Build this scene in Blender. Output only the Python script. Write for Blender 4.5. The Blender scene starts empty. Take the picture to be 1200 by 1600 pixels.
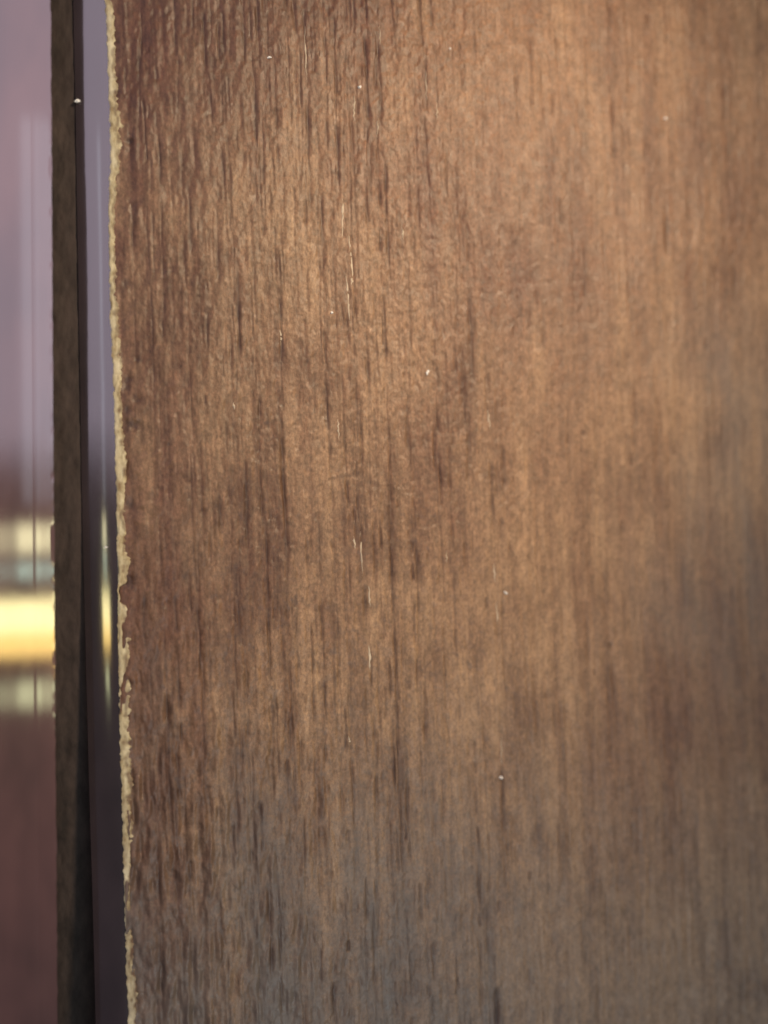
import bpy, math, random
import numpy as np
from mathutils import Vector, Matrix

sc = bpy.context.scene
MM = 0.001
S = 0.05 * MM                     # one photograph pixel on the board face is about 0.05 mm

# ------------------------------------------------------------------ camera
YAW = math.radians(14)
DIST = 0.085
HALF = math.atan(0.040 / DIST)    # half of the vertical field of view
cam_data = bpy.data.cameras.new('camera')
cam = bpy.data.objects.new('camera', cam_data)
sc.collection.objects.link(cam)
CAM = Vector((-DIST * math.sin(YAW), -DIST * math.cos(YAW), 0.0))
cam.location = CAM
cam.rotation_euler = (math.radians(90), 0, -YAW)
cam_data.sensor_fit = 'VERTICAL'
cam_data.sensor_height = 9.6
cam_data.lens = 9.6 / (2 * math.tan(HALF))
cam_data.clip_start = 0.002
cam_data.clip_end = 50
cam_data.dof.use_dof = True
cam_data.dof.focus_distance = DIST - 0.0018
cam_data.dof.aperture_fstop = cam_data.lens / 4.3     # an opening 4.3 mm wide
sc.camera = cam

# ------------------------------------------------------------------ room light
world = bpy.data.worlds.new('World')
sc.world = world
world.use_nodes = True
bg = world.node_tree.nodes['Background']
bg.inputs[0].default_value = (0.80, 0.72, 0.86, 1)
bg.inputs[1].default_value = 0.04

def area(name, loc, target, size, power, color):
    d = bpy.data.lights.new(name, 'AREA')
    d.shape = 'RECTANGLE'
    d.size, d.size_y = size
    d.energy = power
    d.color = color
    o = bpy.data.objects.new(name, d)
    sc.collection.objects.link(o)
    o.location = loc
    o.rotation_euler = (Vector(target) - Vector(loc)).to_track_quat('-Z', 'Y').to_euler()
    return o

# added panels and spots for veil, falloff and glow; mirrored lit panes follow below
area('lavender_fill', (-0.42, -0.46, 0.24), (0, 0, 0.01), (0.80, 0.44), 0.86, (0.95, 0.80, 0.98))  # added panel that gives the lacquer and upper left their lavender sheen
spot = bpy.data.lights.new('warm_key_spot', 'SPOT')  # added key spot; its soft cone makes the falloff towards the corners
spot.energy, spot.color = 0.98, (1.0, 0.79, 0.54)
spot.spot_size, spot.spot_blend, spot.shadow_soft_size = math.radians(40), 1.0, 0.014
spot_o = bpy.data.objects.new('warm_key_spot', spot)
sc.collection.objects.link(spot_o)
spot_o.location = (0.060, -0.138, 0.078)
spot_o.rotation_euler = (Vector((-0.004, 0, 0.011)) - Vector(spot_o.location)).to_track_quat('-Z', 'Y').to_euler()
amber = bpy.data.lights.new('amber_fill_spot', 'SPOT')  # added spot that makes the orange glow at upper right
amber.energy, amber.color = 0.14, (1.0, 0.38, 0.07)
amber.spot_size, amber.spot_blend, amber.shadow_soft_size = math.radians(31), 1.0, 0.008
amber_o = bpy.data.objects.new('amber_fill_spot', amber)
sc.collection.objects.link(amber_o)
amber_o.location = (0.030, -0.070, 0.100)
amber_o.rotation_euler = (Vector((0.0145, 0, 0.0245)) - Vector(amber_o.location)).to_track_quat('-Z', 'Y').to_euler()
area('cool_fill', (0.075, -0.42, -0.21), (0.0, 0, -0.03), (0.26, 0.13), 0.50, (0.80, 0.95, 1.0))  # added panel that lays a cool grey veil low on the board
sc.view_settings.view_transform = 'Standard'
sc.view_settings.look = 'None'
sc.view_settings.gamma = 1
sc.view_settings.exposure = 0
sc.view_settings.use_curve_mapping = False
sc.cycles.use_denoising = True

# bright panes between dark blind slats: left of and behind the camera
def mirror_pt(px, py, dist, tilt):
    p = at(px, py, 0.0)
    d = (p - CAM).normalized()
    n = Vector((-math.sin(tilt), -math.cos(tilt), 0))
    r = d - 2 * d.dot(n) * n
    return p + dist * r

def at(px, py, y=0.0):
    """the point of the plane Y = y that the photograph shows at pixel (px, py)"""
    k = 2 * math.tan(HALF) / 1600
    d = Vector(((px - 600) * k, 1.0, (800 - py) * k))
    d = Matrix.Rotation(-YAW, 3, 'Z') @ d
    t = (y - CAM.y) / d.y
    return CAM + t * d

FRAME_TILT = math.radians(15)
PANES = [  # pixel rows of the mirrored pane, colour, radiance weight
    (822, 866, (1.0, 0.90, 0.52), 0.95),
    (884, 906, (0.66, 0.90, 0.74), 0.6),
    (940, 992, (1.0, 0.86, 0.40), 1.5),
    (992, 1030, (1.0, 0.64, 0.17), 1.3),
    (1070, 1110, (0.90, 0.92, 0.52), 0.6),
]
PD = 0.042
for r0, r1, c, w in PANES:
    a, b = mirror_pt(40, r0, PD, FRAME_TILT), mirror_pt(40, r1, PD, FRAME_TILT)
    m = (a + b) / 2
    h = (a - b).length
    wd = 0.009 if w > 1.2 else 0.0045
    area('lit_pane', m, at(40, 960), (wd, h), 3.9 * w * h * wd * math.pi, c)
a, b = mirror_pt(52, 190, PD, FRAME_TILT), mirror_pt(52, 790, PD, FRAME_TILT)
area('tall_window', (a + b) / 2, at(52, 490), (0.0034, (a - b).length), 0.40 * 0.0034 * (a - b).length * math.pi, (0.80, 0.88, 1.0))

# ------------------------------------------------------------------ helpers
rng = np.random.default_rng(7)
random.seed(7)

def vnoise(u, v, seed):
    """smooth value noise in -1..1 at arrays u, v (lattice step 1)"""
    r = np.random.default_rng(seed)
    N = 256
    tab = r.uniform(-1, 1, (N, N)).astype(np.float32)
    iu, iv = np.floor(u).astype(np.int64), np.floor(v).astype(np.int64)
    fu, fv = (u - iu).astype(np.float32), (v - iv).astype(np.float32)
    fu, fv = fu * fu * (3 - 2 * fu), fv * fv * (3 - 2 * fv)
    i0, i1, j0, j1 = iu % N, (iu + 1) % N, iv % N, (iv + 1) % N
    a = tab[i0, j0] * (1 - fu) + tab[i1, j0] * fu
    b = tab[i0, j1] * (1 - fu) + tab[i1, j1] * fu
    return a * (1 - fv) + b * fv

def sstep(a, b, x):
    t = np.clip((x - a) / (b - a), 0, 1)
    return t * t * (3 - 2 * t)

def grid_mesh(name, P, attrs=None, smooth=True):
    """P: rows x cols x 3"""
    R, Cn = P.shape[:2]
    idx = np.arange(R * Cn, dtype=np.int32).reshape(R, Cn)
    q = np.stack([idx[:-1, :-1], idx[1:, :-1], idx[1:, 1:], idx[:-1, 1:]], -1).reshape(-1, 4)
    me = bpy.data.meshes.new(name)
    me.vertices.add(R * Cn)
    me.vertices.foreach_set('co', P.reshape(-1).astype(np.float32))
    me.loops.add(q.size)
    me.loops.foreach_set('vertex_index', q.reshape(-1))
    me.polygons.add(len(q))
    me.polygons.foreach_set('loop_start', np.arange(0, q.size, 4, dtype=np.int32))
    me.polygons.foreach_set('use_smooth', np.full(len(q), smooth))
    for k, a in (attrs or {}).items():
        at_ = me.attributes.new(k, 'FLOAT', 'POINT')
        at_.data.foreach_set('value', a.reshape(-1).astype(np.float32))
    me.update(calc_edges=True)
    return me

def link(name, me, mat, parent=None):
    o = bpy.data.objects.new(name, me)
    sc.collection.objects.link(o)
    if mat:
        me.materials.append(mat)
    if parent:
        o.parent = parent
    return o

def thing(name, label, cat, loc=(0, 0, 0), group=None):
    o = bpy.data.objects.new(name, None)
    o.empty_display_size = 0.01
    sc.collection.objects.link(o)
    o.location = loc
    o['label'], o['category'] = label, cat
    if group:
        o['group'] = group
    return o

class NT:
    def __init__(self, name):
        self.m = bpy.data.materials.new(name)
        self.m.use_nodes = True
        self.t = self.m.node_tree
        self.b = self.t.nodes['Principled BSDF']
    def n(self, kind, **kw):
        x = self.t.nodes.new(kind)
        for k, v in kw.items():
            if k.startswith('i_'):
                x.inputs[k[2:].replace('_', ' ')].default_value = v
            else:
                setattr(x, k, v)
        return x
    def l(self, a, b):
        self.t.links.new(a, b)
    def attr(self, name):
        return self.n('ShaderNodeAttribute', attribute_name=name).outputs['Fac']
    def mix(self, fac, a, b, blend='MIX'):
        x = self.n('ShaderNodeMix', data_type='RGBA', blend_type=blend)
        for s, v in ((0, fac), (6, a), (7, b)):
            if isinstance(v, (tuple, float, int)):
                x.inputs[s].default_value = v if not isinstance(v, tuple) else (*v, 1)
            else:
                self.l(v, x.inputs[s])
        return x.outputs[2]
    def noise(self, scale, detail=3, stretch=None, rough=0.6):
        co = self.n('ShaderNodeTexCoord').outputs['Object']
        if stretch:
            mp = self.n('ShaderNodeMapping')
            mp.inputs['Scale'].default_value = stretch
            self.l(co, mp.inputs['Vector'])
            co = mp.outputs['Vector']
        x = self.n('ShaderNodeTexNoise')
        x.inputs['Scale'].default_value = scale
        x.inputs['Detail'].default_value = detail
        x.inputs['Roughness'].default_value = rough
        self.l(co, x.inputs['Vector'])
        return x.outputs['Fac']
    def ramp(self, fac, stops):
        x = self.n('ShaderNodeValToRGB')
        e = x.color_ramp.elements
        while len(e) < len(stops):
            e.new(0.5)
        for k, (p, c) in enumerate(stops):
            e[k].position = p
            e[k].color = (*c, 1) if isinstance(c, tuple) else (c, c, c, 1)
        self.l(fac, x.inputs['Fac'])
        return x.outputs['Color']
    def bump(self, h, strength, dist):
        x = self.n('ShaderNodeBump')
        x.inputs['Strength'].default_value = strength
        x.inputs['Distance'].default_value = dist
        self.l(h, x.inputs['Height'])
        self.l(x.outputs['Normal'], self.b.inputs['Normal'])

# ------------------------------------------------------------------ materials
def mat_face():
    t = NT('stained_wood_face')
    t.b.inputs['Specular IOR Level'].default_value = 0.55
    # the pieces of colour are the wood's own: tan and brown bands, red stain, dark stain lying in the pores; the grey sheen is painted in
    col = t.mix(t.attr('band'), (0.165, 0.088, 0.050), (0.390, 0.245, 0.142))
    col = t.mix(t.attr('red'), col, (0.135, 0.058, 0.038))
    fib = t.ramp(t.noise(2600, 2, (1, 1, 0.06)), [(0.30, 0.88), (0.70, 1.10)])
    col = t.mix(1.0, col, fib, 'MULTIPLY')
    mot = t.ramp(t.noise(1500, 5, (1, 1, 0.6), 0.78), [(0.28, 0.58), (0.74, 1.38)])
    col = t.mix(1.0, col, mot, 'MULTIPLY')
    fine = t.ramp(t.noise(5200, 3, (1, 1, 0.7), 0.7), [(0.30, 0.72), (0.70, 1.28)])
    col = t.mix(1.0, col, fine, 'MULTIPLY')
    col = t.mix(t.attr('sheen_tint'), col, (0.158, 0.142, 0.132))  # flat grey painted in place of a reflected veil
    col = t.mix(t.attr('pore'), col, (0.048, 0.024, 0.019))
    t.l(col, t.b.inputs['Base Color'])
    rr = t.ramp(t.noise(900, 3), [(0.3, 0.39), (0.7, 0.56)])
    t.l(rr, t.b.inputs['Roughness'])
    t.bump(t.noise(4600, 3, (1, 1, 0.5), 0.7), 0.55, 0.00008)
    return t.m

def mat_raw():
    t = NT('bare_wood')
    col = t.ramp(t.noise(1700, 4, (1, 1, 0.45), 0.7), [(0.30, (0.32, 0.22, 0.11)), (0.46, (0.60, 0.50, 0.30)), (0.68, (0.82, 0.73, 0.50))])
    t.l(t.mix(t.attr('grime'), col, (0.13, 0.065, 0.04)), t.b.inputs['Base Color'])
    t.b.inputs['Roughness'].default_value = 0.75
    t.bump(t.noise(3600, 4, (1, 1, 0.5), 0.7), 0.4, 0.00006)
    return t.m

def mat_lacquer(name, base, rough, coat_rough):
    t = NT(name)
    v = t.ramp(t.noise(130, 3, (1, 1, 0.45)), [(0.3, tuple(c * 0.6 for c in base)), (0.7, tuple(c * 1.45 for c in base))])
    t.bump(t.noise(260, 4, (1, 1, 0.5)), 0.10, 0.00030)
    t.l(v, t.b.inputs['Base Color'])
    t.b.inputs['Roughness'].default_value = rough
    t.b.inputs['IOR'].default_value = 1.6
    t.b.inputs['Coat Weight'].default_value = 1.0
    t.b.inputs['Coat IOR'].default_value = 2.8
    t.l(t.ramp(t.noise(700, 3, (1, 1, 0.3)), [(0.3, coat_rough * 0.85), (0.7, coat_rough * 1.15)]), t.b.inputs['Coat Roughness'])
    return t.m

def mat_rebate():
    t = NT('dark_rebate_wood')
    col = t.ramp(t.noise(900, 4, (1, 1, 0.4), 0.65), [(0.3, (0.022, 0.013, 0.010)), (0.7, (0.070, 0.046, 0.038))])
    t.l(col, t.b.inputs['Base Color'])
    t.b.inputs['Roughness'].default_value = 0.8
    t.bump(t.noise(2500, 4), 0.4, 0.00008)
    return t.m

def mat_flat(name, c, rough=0.6):
    t = NT(name)
    t.l(t.ramp(t.noise(3000, 2), [(0.3, tuple(x * 0.8 for x in c)), (0.7, c)]), t.b.inputs['Base Color'])
    t.b.inputs['Roughness'].default_value = rough
    return t.m

M_FACE, M_RAW, M_REB = mat_face(), mat_raw(), mat_rebate()
M_EDGE = mat_lacquer('edge_lacquer', (0.050, 0.036, 0.042), 0.45, 0.13)
M_EDGE.node_tree.nodes['Principled BSDF'].inputs['Specular IOR Level'].default_value = 0.1
M_FRAME = mat_lacquer('frame_lacquer', (0.150, 0.070, 0.064), 0.45, 0.09)
M_DUST = mat_flat('pale_dust', (0.95, 0.93, 0.90), 0.7)
M_SLIV = mat_flat('bare_fibre', (0.72, 0.62, 0.48), 0.55)

# ------------------------------------------------------------------ the board: face
def curve_x(rows, y=0.0):
    """pixel polyline (px, py) -> arrays z, x on the plane Y = y"""
    p = [at(a, b, y) for a, b in rows]
    z = np.array([q.z for q in p])[::-1]
    x = np.array([q.x for q in p])[::-1]
    return z, x

ROUND, EDGE_Y = 9 * MM, 1.0 * MM
EDGE = curve_x([(160, -300), (166, 0), (172, 150), (174, 250), (171, 330), (173, 470), (179, 600), (183, 760), (186, 900), (186, 1000), (189, 1150), (193, 1300), (197, 1450), (202, 1600), (212, 1900)], EDGE_Y)
def edge_x(z):
    return np.interp(z, EDGE[0], EDGE[1])

DX = 0.075 * MM
xs_dense = np.arange(0, 62 * MM, DX)
xs_far = 62 * MM + np.linspace(1, 120, 40) * MM
cols = np.concatenate([xs_dense, xs_far])
zd = np.arange(-52 * MM, 52 * MM, DX * 1.15)
zf = np.linspace(1, 70, 24) * MM
rows = np.concatenate([(-52 * MM - zf)[::-1], zd, 52 * MM + zf])
Z, Cx = np.meshgrid(rows, cols, indexing='ij')
X = Cx + edge_x(Z)
U, V = X / S + 600, 800 - Z / S              # pixel-like units on the board's own plane
TILT = 0.040
G = U - TILT * (V - 800) + 5 * vnoise(U / 160, V / 420, 1) + 1.5 * vnoise(U / 40, V / 120, 2)

left = 1 - sstep(150, 620, U)
low = sstep(850, 1350, V)
rough_w = np.clip(0.10 + 0.22 * (1 - sstep(550, 850, U)) + 0.80 * left * (0.45 + 0.55 * low) + 0.25 * low * (1 - sstep(500, 900, U)), 0, 1.1)

H = np.zeros_like(U)                          # relief in photograph pixels, + is proud
pore = np.zeros_like(U)
halo = np.zeros_like(U)                       # brown stain spread round the pores

def add_pore(u0, v0, v1, w, depth, tint, bend=0.0, lean=TILT):
    """a pore: a narrow pit along the grain, u0 at its top end v0, in plane units"""
    vm = (v0 + v1) / 2
    z1, z0 = (800 - v0 + 4) * S, (800 - v1 - 4) * S
    i0, i1 = np.searchsorted(rows, z0), np.searchsorted(rows, z1)
    if i1 - i0 < 2:
        return
    xc = (u0 + lean * (vm - v0) - 600) * S - edge_x((z0 + z1) / 2)
    m = (w * 4 + 4 + abs(lean) * (v1 - v0)) * S
    j0, j1 = np.searchsorted(cols, xc - m), np.searchsorted(cols, xc + m)
    if j1 - j0 < 2:
        return
    u, v = U[i0:i1, j0:j1], V[i0:i1, j0:j1]
    t = np.clip((v - v0) / (v1 - v0), 0, 1)
    wob = 0.9 * np.sin(v / 47 + u0) + 0.4 * np.sin(v / 13.0 + 2 * u0)
    c = u0 + lean * (v - v0) + bend * np.sin(math.pi * t) + wob
    along = sstep(0, 0.2, t) * sstep(0, 0.25, 1 - t) * (0.70 + 0.30 * np.sin(v / 13 + u0 * 1.7) * np.sin(v / 31 + u0))
    f = np.exp(-((u - c) / (w * (0.7 + 0.3 * np.sin(v / 17 + u0)))) ** 2) * along
    H[i0:i1, j0:j1] -= depth * f
    halo[i0:i1, j0:j1] = np.maximum(halo[i0:i1, j0:j1], tint * along * np.exp(-((u - c) / (w * 2.6 + 1.5)) ** 2))
    pore[i0:i1, j0:j1] = np.maximum(pore[i0:i1, j0:j1], tint * f)

def plane_uv(px, py):
    p = at(px, py)
    return p.x / S + 600, 800 - p.z / S

SEEN = [  # x, y top, y bottom, half width, strength: the dark pores that the photograph shows
 (220,60,200,5,.7),(303,0,60,4,.8),(320,20,110,4,.8),(345,40,95,3.5,.7),(405,10,80,4,.6),(402,120,235,5,.95),(476,0,130,4,.7),
 (525,30,150,3.5,.8),(547,0,45,3,.6),(527,140,310,3.5,.8),(573,140,290,3,.6),(592,60,200,4,.7),(484,150,340,4,.7),(575,300,345,4,.6),
 (667,70,175,3,.6),(682,55,170,3,.6),(700,240,290,3,.4),(410,235,330,4,.6),(298,285,395,5,.7),(342,330,440,5,.6),(325,440,545,5,.6),
 (372,430,560,5,.75),(362,520,700,5,.5),(437,380,600,5,.8),(505,310,420,5,.8),(480,320,345,5,.7),(605,290,440,3.5,.7),(630,345,395,4,.6),
 (640,400,560,4,.5),(735,430,630,6,.5),(723,540,640,6,.6),(575,520,610,4,.6),(600,480,560,3,.5),(440,640,790,6,.7),(385,715,870,6,.75),
 (345,755,830,5,.7),(412,785,830,5,.5),(446,760,905,6,.75),(372,870,1010,6,.7),(300,895,960,5,.6),(612,690,840,4,.7),(640,640,700,5,.6),
 (655,860,960,4,.7),(735,640,770,5,.5),(770,720,820,5,.5),(557,800,845,4,.8),(572,920,985,4,.7),(430,1090,1165,5,.7),(455,1120,1185,4,.7),
 (540,1110,1170,4,.75),(575,1070,1200,5,.5),(590,1150,1290,5,.55),(665,1030,1165,4,.6),(640,1215,1350,3.5,.7),(660,1385,1432,4,.9),(785,1200,1300,4,.6),
 (575,1375,1430,4,.85),(410,1255,1330,5,.9),(420,1380,1530,5,.95),(345,1400,1510,6,.8),(505,1488,1530,4,.9),(525,1540,1600,5,.7),(440,1430,1490,3,.6),
 (680,1475,1530,4,.8),(780,1550,1600,5,.8),(370,1290,1330,4,.6),(300,1350,1400,5,.6),(790,700,760,6,.4),(850,480,560,5,.35),(890,640,760,5,.4),
 (960,160,250,5,.5),(1040,310,400,7,.5),(915,380,470,4,.4),(880,320,345,5,.6),(1070,880,950,5,.4),(1130,950,1000,8,.4),(1150,420,470,8,.4),
 (840,1250,1330,4,.4),(960,1040,1110,4,.4),(1010,1000,1060,4,.35),(1075,1100,1160,5,.35),(950,1400,1500,4,.4),(880,1120,1190,4,.4),(830,60,170,3,.5),(810,100,200,3,.5),
 (905,160,200,4,.5),(870,60,110,3,.5),(250,1020,1090,5,.5),(330,960,1060,4,.5),(260,420,500,4,.4),(230,930,1010,4,.5),(280,1180,1250,5,.6),(250,1460,1540,6,.6),
]
for (px, y0, y1, w, s) in SEEN:
    u0, v0 = plane_uv(px, y0)
    u1, v1 = plane_uv(px, y1)
    add_pore(u0 - 3, v0 - 12, v1 + 12, w * 0.78, 3.0 * s, min(0.92, s * 1.05), random.uniform(-2, 2), random.uniform(0.015, 0.05))
LINES = [225, 255, 300, 312, 322, 345, 365, 374, 403, 412, 438, 447, 478, 486, 506, 527, 535, 549, 560, 573, 592, 604, 612, 636, 657, 667, 682, 724, 735, 744, 770, 783]
LINES += list(np.cumsum(rng.uniform(9, 30, 40)) + 795)
LINES += list(rng.uniform(215, 790, 26))
for c in LINES:                                # growth lines: long chains of fine pores
    base = rng.uniform(0.35, 1.15) * (1.0 - 0.62 * float(sstep(640, 900, np.array(float(c)))))
    ph = rng.uniform(0, 6.28)
    v0 = -260 + rng.uniform(0, 60)
    while v0 < 1850:
        ln = float(np.exp(rng.normal(4.3, 0.7)))
        k = base * (0.25 + 0.75 * math.sin(v0 / 330 + ph) ** 2) * rng.uniform(0.35, 1.1)
        add_pore(c + TILT * (v0 - 600) + rng.normal(0, 1.2), v0, v0 + ln, rng.uniform(1.2, 3.0), 2.8 * k, min(0.92, k), rng.normal(0, 1.0), rng.uniform(0.034, 0.046))
        v0 += ln * rng.uniform(0.7, 1.1) + float(np.exp(rng.normal(2.6, 0.9)))
for k in range(1500):                          # short pores scattered between the chains
    v0 = rng.uniform(-260, 1860)
    ln = float(np.exp(rng.normal(3.2, 0.5)))
    k = 0.08 + 0.45 * rng.random() ** 1.9
    add_pore(rng.uniform(200, 1450) + TILT * (v0 - 800), v0, v0 + ln, rng.uniform(1.2, 2.8), 2.2 * k, k, 0, rng.uniform(0.02, 0.06))
# dark pits in the finish beside the chipped edge
for (px, py, r) in [(200, 592, 7), (199, 604, 6), (205, 662, 8), (213, 664, 7), (200, 640, 5), (205, 790, 8), (202, 910, 9), (203, 1072, 5), (215, 560, 5), (198, 1215, 6), (203, 1360, 6), (215, 625, 5), (198, 440, 6), (203, 215, 6)]:
    u, v = plane_uv(px, py)
    f = np.exp(-(((U - u) / r) ** 2 + ((V - v) / (r * 1.1)) ** 2) * (1 + 0.5 * vnoise(U / 4, V / 4, 55)))
    H -= 2.2 * f
    pore = np.maximum(pore, 0.75 * f)
# faint curved rubs
for (px, py, rx, ry, s) in [(545, 790, 62, 46, .40), (700, 1070, 46, 48, .42), (690, 760, 50, 45, .32), (770, 905, 48, 38, .2), (410, 1150, 45, 70, .2)]:
    u, v = plane_uv(px, py)
    e = np.sqrt(((U - u) / rx) ** 2 + ((V - v) / ry) ** 2)
    f = np.exp(-((e - 1 + 0.05 * vnoise(U / 14, V / 14, 57)) / 0.05) ** 2) * sstep(-0.5, 0.6, vnoise(U / 20, V / 20, 56)) * sstep(0.25, 0.7, (v - V) / ry)
    pore = np.maximum(pore, s * f)

lump = 0.9 * vnoise(G / 8, V / 52, 11) + 0.35 * vnoise(G / 5, V / 14, 12) + 0.8 * vnoise((U + 0.22 * V) / 10, (V - 0.22 * U) / 46, 13)
fib = vnoise(G / 3.0, V / 70, 14) + 0.7 * vnoise(G / 6.5, V / 150, 15)
swell = vnoise(U / 55, V / 90, 16)
grit = 0.7 * vnoise(U / 3.2, V / 4.5, 17) + vnoise(U / 7.5, V / 10, 18) + 0.6 * vnoise((U + 0.6 * V) / 6, (V - 0.6 * U) / 15, 19)
H += 0.52 * (1 - 0.6 * sstep(600, 950, U)) * grit
H += rough_w * (2.0 + 2.4 * low * left) * lump + 0.26 * fib + 1.2 * swell
H *= 1 - sstep(1400, 1700, U)                  # beyond the finely built part the sheet is flat

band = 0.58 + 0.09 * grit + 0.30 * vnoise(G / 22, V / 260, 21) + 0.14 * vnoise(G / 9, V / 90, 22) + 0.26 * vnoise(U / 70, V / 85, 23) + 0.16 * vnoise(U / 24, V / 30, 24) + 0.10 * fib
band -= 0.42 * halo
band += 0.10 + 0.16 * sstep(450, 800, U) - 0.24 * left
red = 0.30 + 0.32 * vnoise(U / 260, V / 330, 31) + 0.22 * vnoise(G / 30, V / 140, 32) + 0.50 * (1 - sstep(190, 400, U)) * (0.6 + 0.4 * vnoise(U / 22, V / 45, 33))
red += 0.22 * (1 - sstep(150, 520, V + 120 * vnoise(U / 200, V / 200, 35))) - 0.35 * low
sheen_tint = 0.74 * sstep(1000, 1560, V + 140 * vnoise(G / 60, V / 260, 36)) * (1 - 0.85 * sstep(620, 1000, U))  # grey sheen across the bottom, painted into the colour
sheen_tint = sheen_tint + 0.50 * sstep(940, 1230, U + 70 * vnoise(U / 120, V / 160, 38)) * sstep(330, 620, V) * (1 - sstep(900, 1250, V))  # the same painted sheen along the right side
sheen_tint = np.clip(sheen_tint * (0.8 + 0.35 * vnoise(G / 18, V / 90, 37)), 0, 0.8)
red += 0.38 * sstep(800, 1050, U + 60 * vnoise(U / 90, V / 120, 39)) * sstep(980, 1150, V) * (1 - sstep(1330, 1500, V)) - 0.18 * sstep(650, 800, U) * sstep(430, 600, V) * (1 - sstep(850, 1000, V))
pore = pore + 0.16 * sstep(0.25, 0.8, vnoise(G / 4.5, V / 95, 34)) + 0.10 * sstep(0.3, 0.9, lump * rough_w)*0
P = np.stack([X, -H * S, Z], -1)
# the very rim is drawn down under the bare edge
P[..., 1] += EDGE_Y * np.clip(1 - Cx / ROUND, 0, 1) ** 2
rim = np.exp(-(Cx / (0.18 * MM)) ** 2)
P[..., 1] += rim * 0.10 * MM

board = thing('wooden_board', 'brown stained wood board with dark open pores and a chipped pale left edge', 'wood board', (0, 0, -0.12))
def child(name, me, mat, parent=None):
    me.transform(Matrix.Translation(-Vector(board.location)))
    return link(name, me, mat, parent or board)

face = child('grained_face', grid_mesh('grained_face', P, {'pore': np.clip(pore, 0, 1), 'band': np.clip(band, 0, 1), 'red': np.clip(red, 0, 0.9), 'sheen_tint': sheen_tint}), M_FACE)

# ------------------------------------------------------------------ the board: chipped bare edge
zr = np.arange(-110 * MM, 110 * MM, 0.06 * MM)
n_c = 12
ve = 800 - zr / S
WID = curve_x([(12, -300), (12, 0), (14, 100), (15, 180), (23, 225), (22, 260), (13, 300), (9, 360), (10, 430), (13, 500), (16, 560), (15, 620), (17, 690), (22, 730), (14, 790), (18, 840), (24, 880), (4, 905), (4, 935), (17, 950), (25, 1010), (24, 1050), (18, 1090), (20, 1150), (22, 1200), (18, 1240), (23, 1300), (9, 1350), (8, 1400), (14, 1440), (17, 1500), (14, 1600), (14, 1900)])
wpx = np.interp(ve, [-300,0,100,180,225,260,300,360,430,500,560,620,690,730,790,840,880,903,912,933,945,1010,1050,1090,1150,1200,1240,1300,1350,1400,1440,1500,1600,1900],
                    [12,12,14,15,23,22,13,9,10,13,16,15,17,22,14,18,24,14,3,3,17,25,24,18,20,22,18,23,9,8,14,17,14,14])
wpx = np.where(wpx < 8, wpx, 12 + 0.62 * (wpx - 12))
wpx = wpx * (1 + 0.10 * vnoise(ve / 14, ve * 0 + 3.3, 41) + 0.14 * vnoise(ve / 5, ve * 0 + 7.7, 42) + 0.12 * vnoise(ve / 2.4, ve * 0 + 4.4, 52))
wpx = np.maximum(wpx, 2.0) * 0.86
s = np.linspace(0, 1, n_c)
lx = -1.5 * S + 1.2 * S * vnoise(ve / 8, ve * 0 + 1.2, 44) + 0.8 * S * vnoise(ve / 3, ve * 0 + 2.2, 45)
XR = edge_x(zr)[:, None] + lx[:, None] + s[None, :] * (wpx * S)[:, None]
prof = np.array([-1.2, 0.25, 0.75, 0.95, 1, 1, 1, 0.95, 0.85, 0.6, 0.1, -0.9])
hgt = prof[None, :] * (0.040 * MM) + 0.055 * MM
ZZ = np.repeat(zr[:, None], n_c, 1)
UU, VV = XR / S, 800 - ZZ / S
hgt = hgt + 0.024 * MM * (vnoise(UU / 5, VV / 9, 46) + 0.6 * vnoise(UU / 3, VV / 4, 47)) * (prof[None, :] > 0)
grime = np.clip(0.62 * sstep(0.45, 1.1, s[None, :] + 0.45 * vnoise(UU / 4, VV / 8, 49) + 0.25 * vnoise(UU / 9, VV / 30, 48)) + 0.3 * sstep(0.4, 0.9, vnoise(UU / 6, VV / 11, 50)), 0, 0.9)
grime = np.clip(grime + 0.35 * sstep(900, 1500, VV) * (0.6 + 0.8 * vnoise(UU / 6, VV / 22, 53)), 0, 0.92)
E = np.stack([XR, EDGE_Y * np.clip(1 - (XR - edge_x(ZZ)) / ROUND, 0, 1) ** 2 - hgt, ZZ], -1)
child('chipped_edge', grid_mesh('chipped_edge', E, {'grime': grime}), M_RAW)['label'] = 'pale bare wood where the finish has chipped off'

# ------------------------------------------------------------------ the board: lacquered rounded edge below
LIP = curve_x([(108, -300), (113, 0), (117, 200), (122, 500), (127, 800), (132, 1000), (137, 1200), (143, 1400), (148, 1600), (156, 1900)], EDGE_Y + 1.3 * MM)
zr2 = np.linspace(-110 * MM, 110 * MM, 560)
xa, xb = edge_x(zr2), np.interp(zr2, LIP[0], LIP[1])
prof = [(0.02, 0.02), (0.03, 0.05), (-0.04, 0.06), (-0.18, 0.145), (-0.34, 0.27), (-0.50, 0.427), (-0.66, 0.615), (-0.80, 0.800), (-0.91, 0.960), (-0.97, 1.050)]
wv = vnoise(zr2 / (3 * MM), zr2 * 0 + 0.5, 61)
E = np.stack([np.stack([xa + (xa - xb) * px_ + 0.012 * MM * wv * (k > 3), np.full_like(xa, EDGE_Y + py_ * MM), zr2], -1) for k, (px_, py_) in enumerate(prof)], 1)
child('lacquered_edge', grid_mesh('lacquered_edge', E[:, ::-1]), M_EDGE)['label'] = 'glossy plum brown rounded edge of the board'

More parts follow.
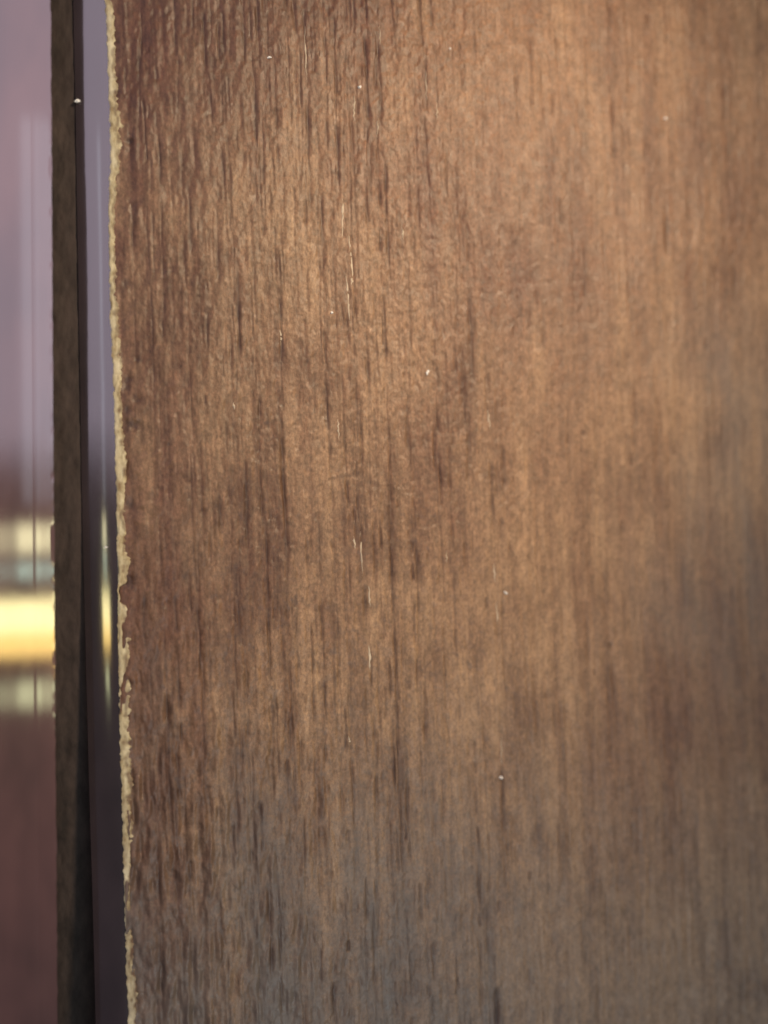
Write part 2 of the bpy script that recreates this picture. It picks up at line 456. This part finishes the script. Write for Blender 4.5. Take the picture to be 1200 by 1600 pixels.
xl, yl = xa + (xa - xb) * -0.97, np.full_like(xa, EDGE_Y + 1.05 * MM)
E = np.stack([np.stack([xl + a * MM, yl + b * MM, zr2], -1) for a, b in ((0.02, 0.004), (0.04, 0.12), (0.12, 0.5), (0.3, 8.0))], 1)
child('edge_underside', grid_mesh('edge_underside', E[:, ::-1]), M_REB)

# ------------------------------------------------------------------ the frame at the left
frame = thing('lacquered_frame', 'glossy red brown lacquered wood frame with mirrored bright bars and dark rebate', 'wood frame', (-0.03, 0, -0.12))
def fchild(name, me, mat):
    me.transform(Matrix.Translation(-Vector(frame.location)))
    return link(name, me, mat, frame)
RIM = curve_x([(74, -300), (78, 0), (79, 300), (81, 600), (83, 680), (84, 700), (81, 760), (84, 1000), (86, 1200), (90, 1400), (93, 1600), (98, 1900)])
zr3 = np.linspace(-110 * MM, 110 * MM, 1100)
v3 = 800 - zr3 / S
xr0 = np.interp(zr3, RIM[0], RIM[1])
xr0 = np.polyval(np.polyfit(zr3, xr0, 2), zr3)
rag = S * (1.2 * vnoise(v3 / 11, v3 * 0, 71) + 2.0 * sstep(0.45, 0.9, vnoise(v3 / 30, v3 * 0 + 9, 72)))
# (offset left of the rim in mm, depth in mm): a narrow bead, a shallow quirk, then the wide face turned a little to the left
tt = math.tan(FRAME_TILT)
fd = np.concatenate([np.linspace(0, 4.2, 106), [6, 10, 20, 40]])
fe = 0.10 + tt * fd + 0.005 * np.exp(-((fd - 1.28) / 0.16) ** 2) + 0.004 * np.sin(fd * 2.3)
fp = list(zip(fd.tolist(), fe.tolist()))
Fm = np.stack([np.stack([xr0 + 0.55 * rag * max(0.0, 1 - a / 0.22) - a * MM, np.full_like(xr0, b * MM), zr3], -1) for k, (a, b) in enumerate(fp)], 1)
me = grid_mesh('lacquered_face', Fm[:, ::-1])
fchild('lacquered_face', me, M_FRAME)
Fs = np.stack([np.stack([xr0 + 0.55 * rag - a * MM, np.full_like(xr0, b * MM), zr3], -1) for a, b in ((0.45, 9.0), (0.25, 2.0), (0.06, 0.3), (0.02, fe[0] / 1 + 0.006))], 1)
fchild('frame_side', grid_mesh('frame_side', Fs[:, ::-1]), M_REB)

zr4 = np.linspace(-110 * MM, 110 * MM, 1280)
xx = np.linspace(at(60, 800, 0).x, at(60, 800, 0).x + 6.5 * MM, 60)
ZZ, XX = np.meshgrid(zr4, xx, indexing='ij')
hh = 2.22 * MM + 3.4 * MM * np.clip(-ZZ / (40 * MM), 0, 2) ** 1.3 + 0.05 * MM * vnoise(XX / (0.5 * MM), ZZ / (1.2 * MM), 81) + 0.03 * MM * vnoise(XX / (0.2 * MM), ZZ / (0.4 * MM), 82)
fchild('dark_rebate', grid_mesh('dark_rebate', np.stack([XX, hh, ZZ], -1)), M_REB)['label'] = 'matt dark brown strip sunk between frame and board'

# ------------------------------------------------------------------ slivers of bare fibre along the grain
def surf(px, py):
    p = at(px, py)
    i = int(np.clip(np.searchsorted(rows, p.z), 0, len(rows) - 1))
    j = int(np.clip(np.searchsorted(cols, p.x - float(edge_x(p.z))), 0, len(cols) - 1))
    return Vector((p.x, float(P[i, j, 1]), p.z))

def sliver(x0, y0, x1, y1, w):
    n = 9
    vs, fs = [], []
    for k in range(n + 1):
        t = k / n
        c = surf(x0 + (x1 - x0) * t + random.uniform(-1, 1), y0 + (y1 - y0) * t)
        ww = w * S * (0.25 + math.sin(math.pi * t)) * random.uniform(0.55, 1.1)
        vs += [(c.x - ww, c.y + 0.02 * MM, c.z), (c.x - 0.2 * ww, c.y - 0.035 * MM, c.z), (c.x + ww, c.y + 0.02 * MM, c.z)]
        if k:
            a = 3 * k
            fs += [(a - 3, a, a + 1, a - 2), (a - 2, a + 1, a + 2, a - 1)]
    me = bpy.data.meshes.new('sliver')
    me.from_pydata(vs, [], fs)
    child('sliver', me, M_SLIV, face)
for q in [(476,40,479,125,1.5),(554,150,553,190,1.6),(535,310,536,372,2.0),(545,368,552,440,2.3),(541,430,546,500,2.2),(551,425,549,448,1.6),(528,655,530,688,1.8),
          (553,838,555,858,1.8),(563,830,567,900,1.4),(577,915,578,948,2.0),(576,1008,579,1050,2.2),(772,880,774,910,1.7),(776,940,777,975,1.6),(762,640,766,672,1.5),
          (438,515,439,540,1.8),(665,110,667,165,1.2),(682,160,683,188,1.4),(628,355,631,375,1.6),(593,40,594,75,1.2),(545,1150,546,1165,1.5),(783,1150,784,1195,1.1),(365,628,367,640,2.0),(697,860,698,880,1.3),(590,180,590,215,1.1)]:
    sliver(*q)

# ------------------------------------------------------------------ specks of dust, each lying where the photograph shows it
def speck(px, py, r, label, ang=0.0, long=1.5, y=None):
    c = surf(px, py) if y is None else at(px, py, y)
    o_c = c + Vector((0, -0.4 * r * S, 0))
    vs = []
    rr = random.Random(px * 7 + py)
    for i in range(4):
        th = math.pi * (i + 0.5) / 4
        for j in range(7):
            ph = 2 * math.pi * j / 7
            k = 0.85 * r * S * rr.uniform(0.45, 1.35)
            x, z = math.sin(th) * math.cos(ph) * k * long, math.sin(th) * math.sin(ph) * k
            vs.append((x * math.cos(ang) - z * math.sin(ang), -math.cos(th) * k * 0.7, x * math.sin(ang) + z * math.cos(ang)))
    fs = [(i * 7 + j, i * 7 + (j + 1) % 7, (i + 1) * 7 + (j + 1) % 7, (i + 1) * 7 + j) for i in range(3) for j in range(7)]
    fs += [tuple(range(6, -1, -1)), tuple(range(21, 28))]
    me = bpy.data.meshes.new('dust_speck')
    me.from_pydata(vs, [], fs)
    o = link('dust_speck', me, M_DUST)
    o.location = o_c
    o['label'], o['category'], o['group'] = label, 'dust', 'dust specks on the wood'
speck(421, 90, 3.2, 'pale dust speck near the top, left of two dark pores', 0.2)
speck(562, 136, 3.0, 'small white dust speck near the top centre of the board', 0.3)
speck(703, 76, 2.2, 'tiny white dust speck nearest the top edge of the picture', 0.0, 1.1)
speck(518, 489, 2.6, 'tiny white dust speck left of the long pale scratch', 0.5, 1.2)
speck(668, 582, 3.0, 'elongated white dust speck right of the long pale scratch', 1.2, 1.9)
speck(789, 926, 2.8, 'pale slanting dust speck right of centre beside short pale fibres', -0.6, 1.9)
speck(783, 1215, 3.2, 'white dust speck low on the board, lowest of all the specks', 0.3, 1.3)
speck(1039, 185, 3.2, 'blurred pale dust speck in the upper right of the board', 0.8, 1.3)
speck(121, 158, 3.6, 'bright white dust speck on the upper rim of the plum edge', 0.1, 1.6, 1.86 * MM)
speck(165, 855, 2.2, 'tiny white dust speck on the plum edge above its mirrored glow', 0.1, 1.5, 1.12 * MM)
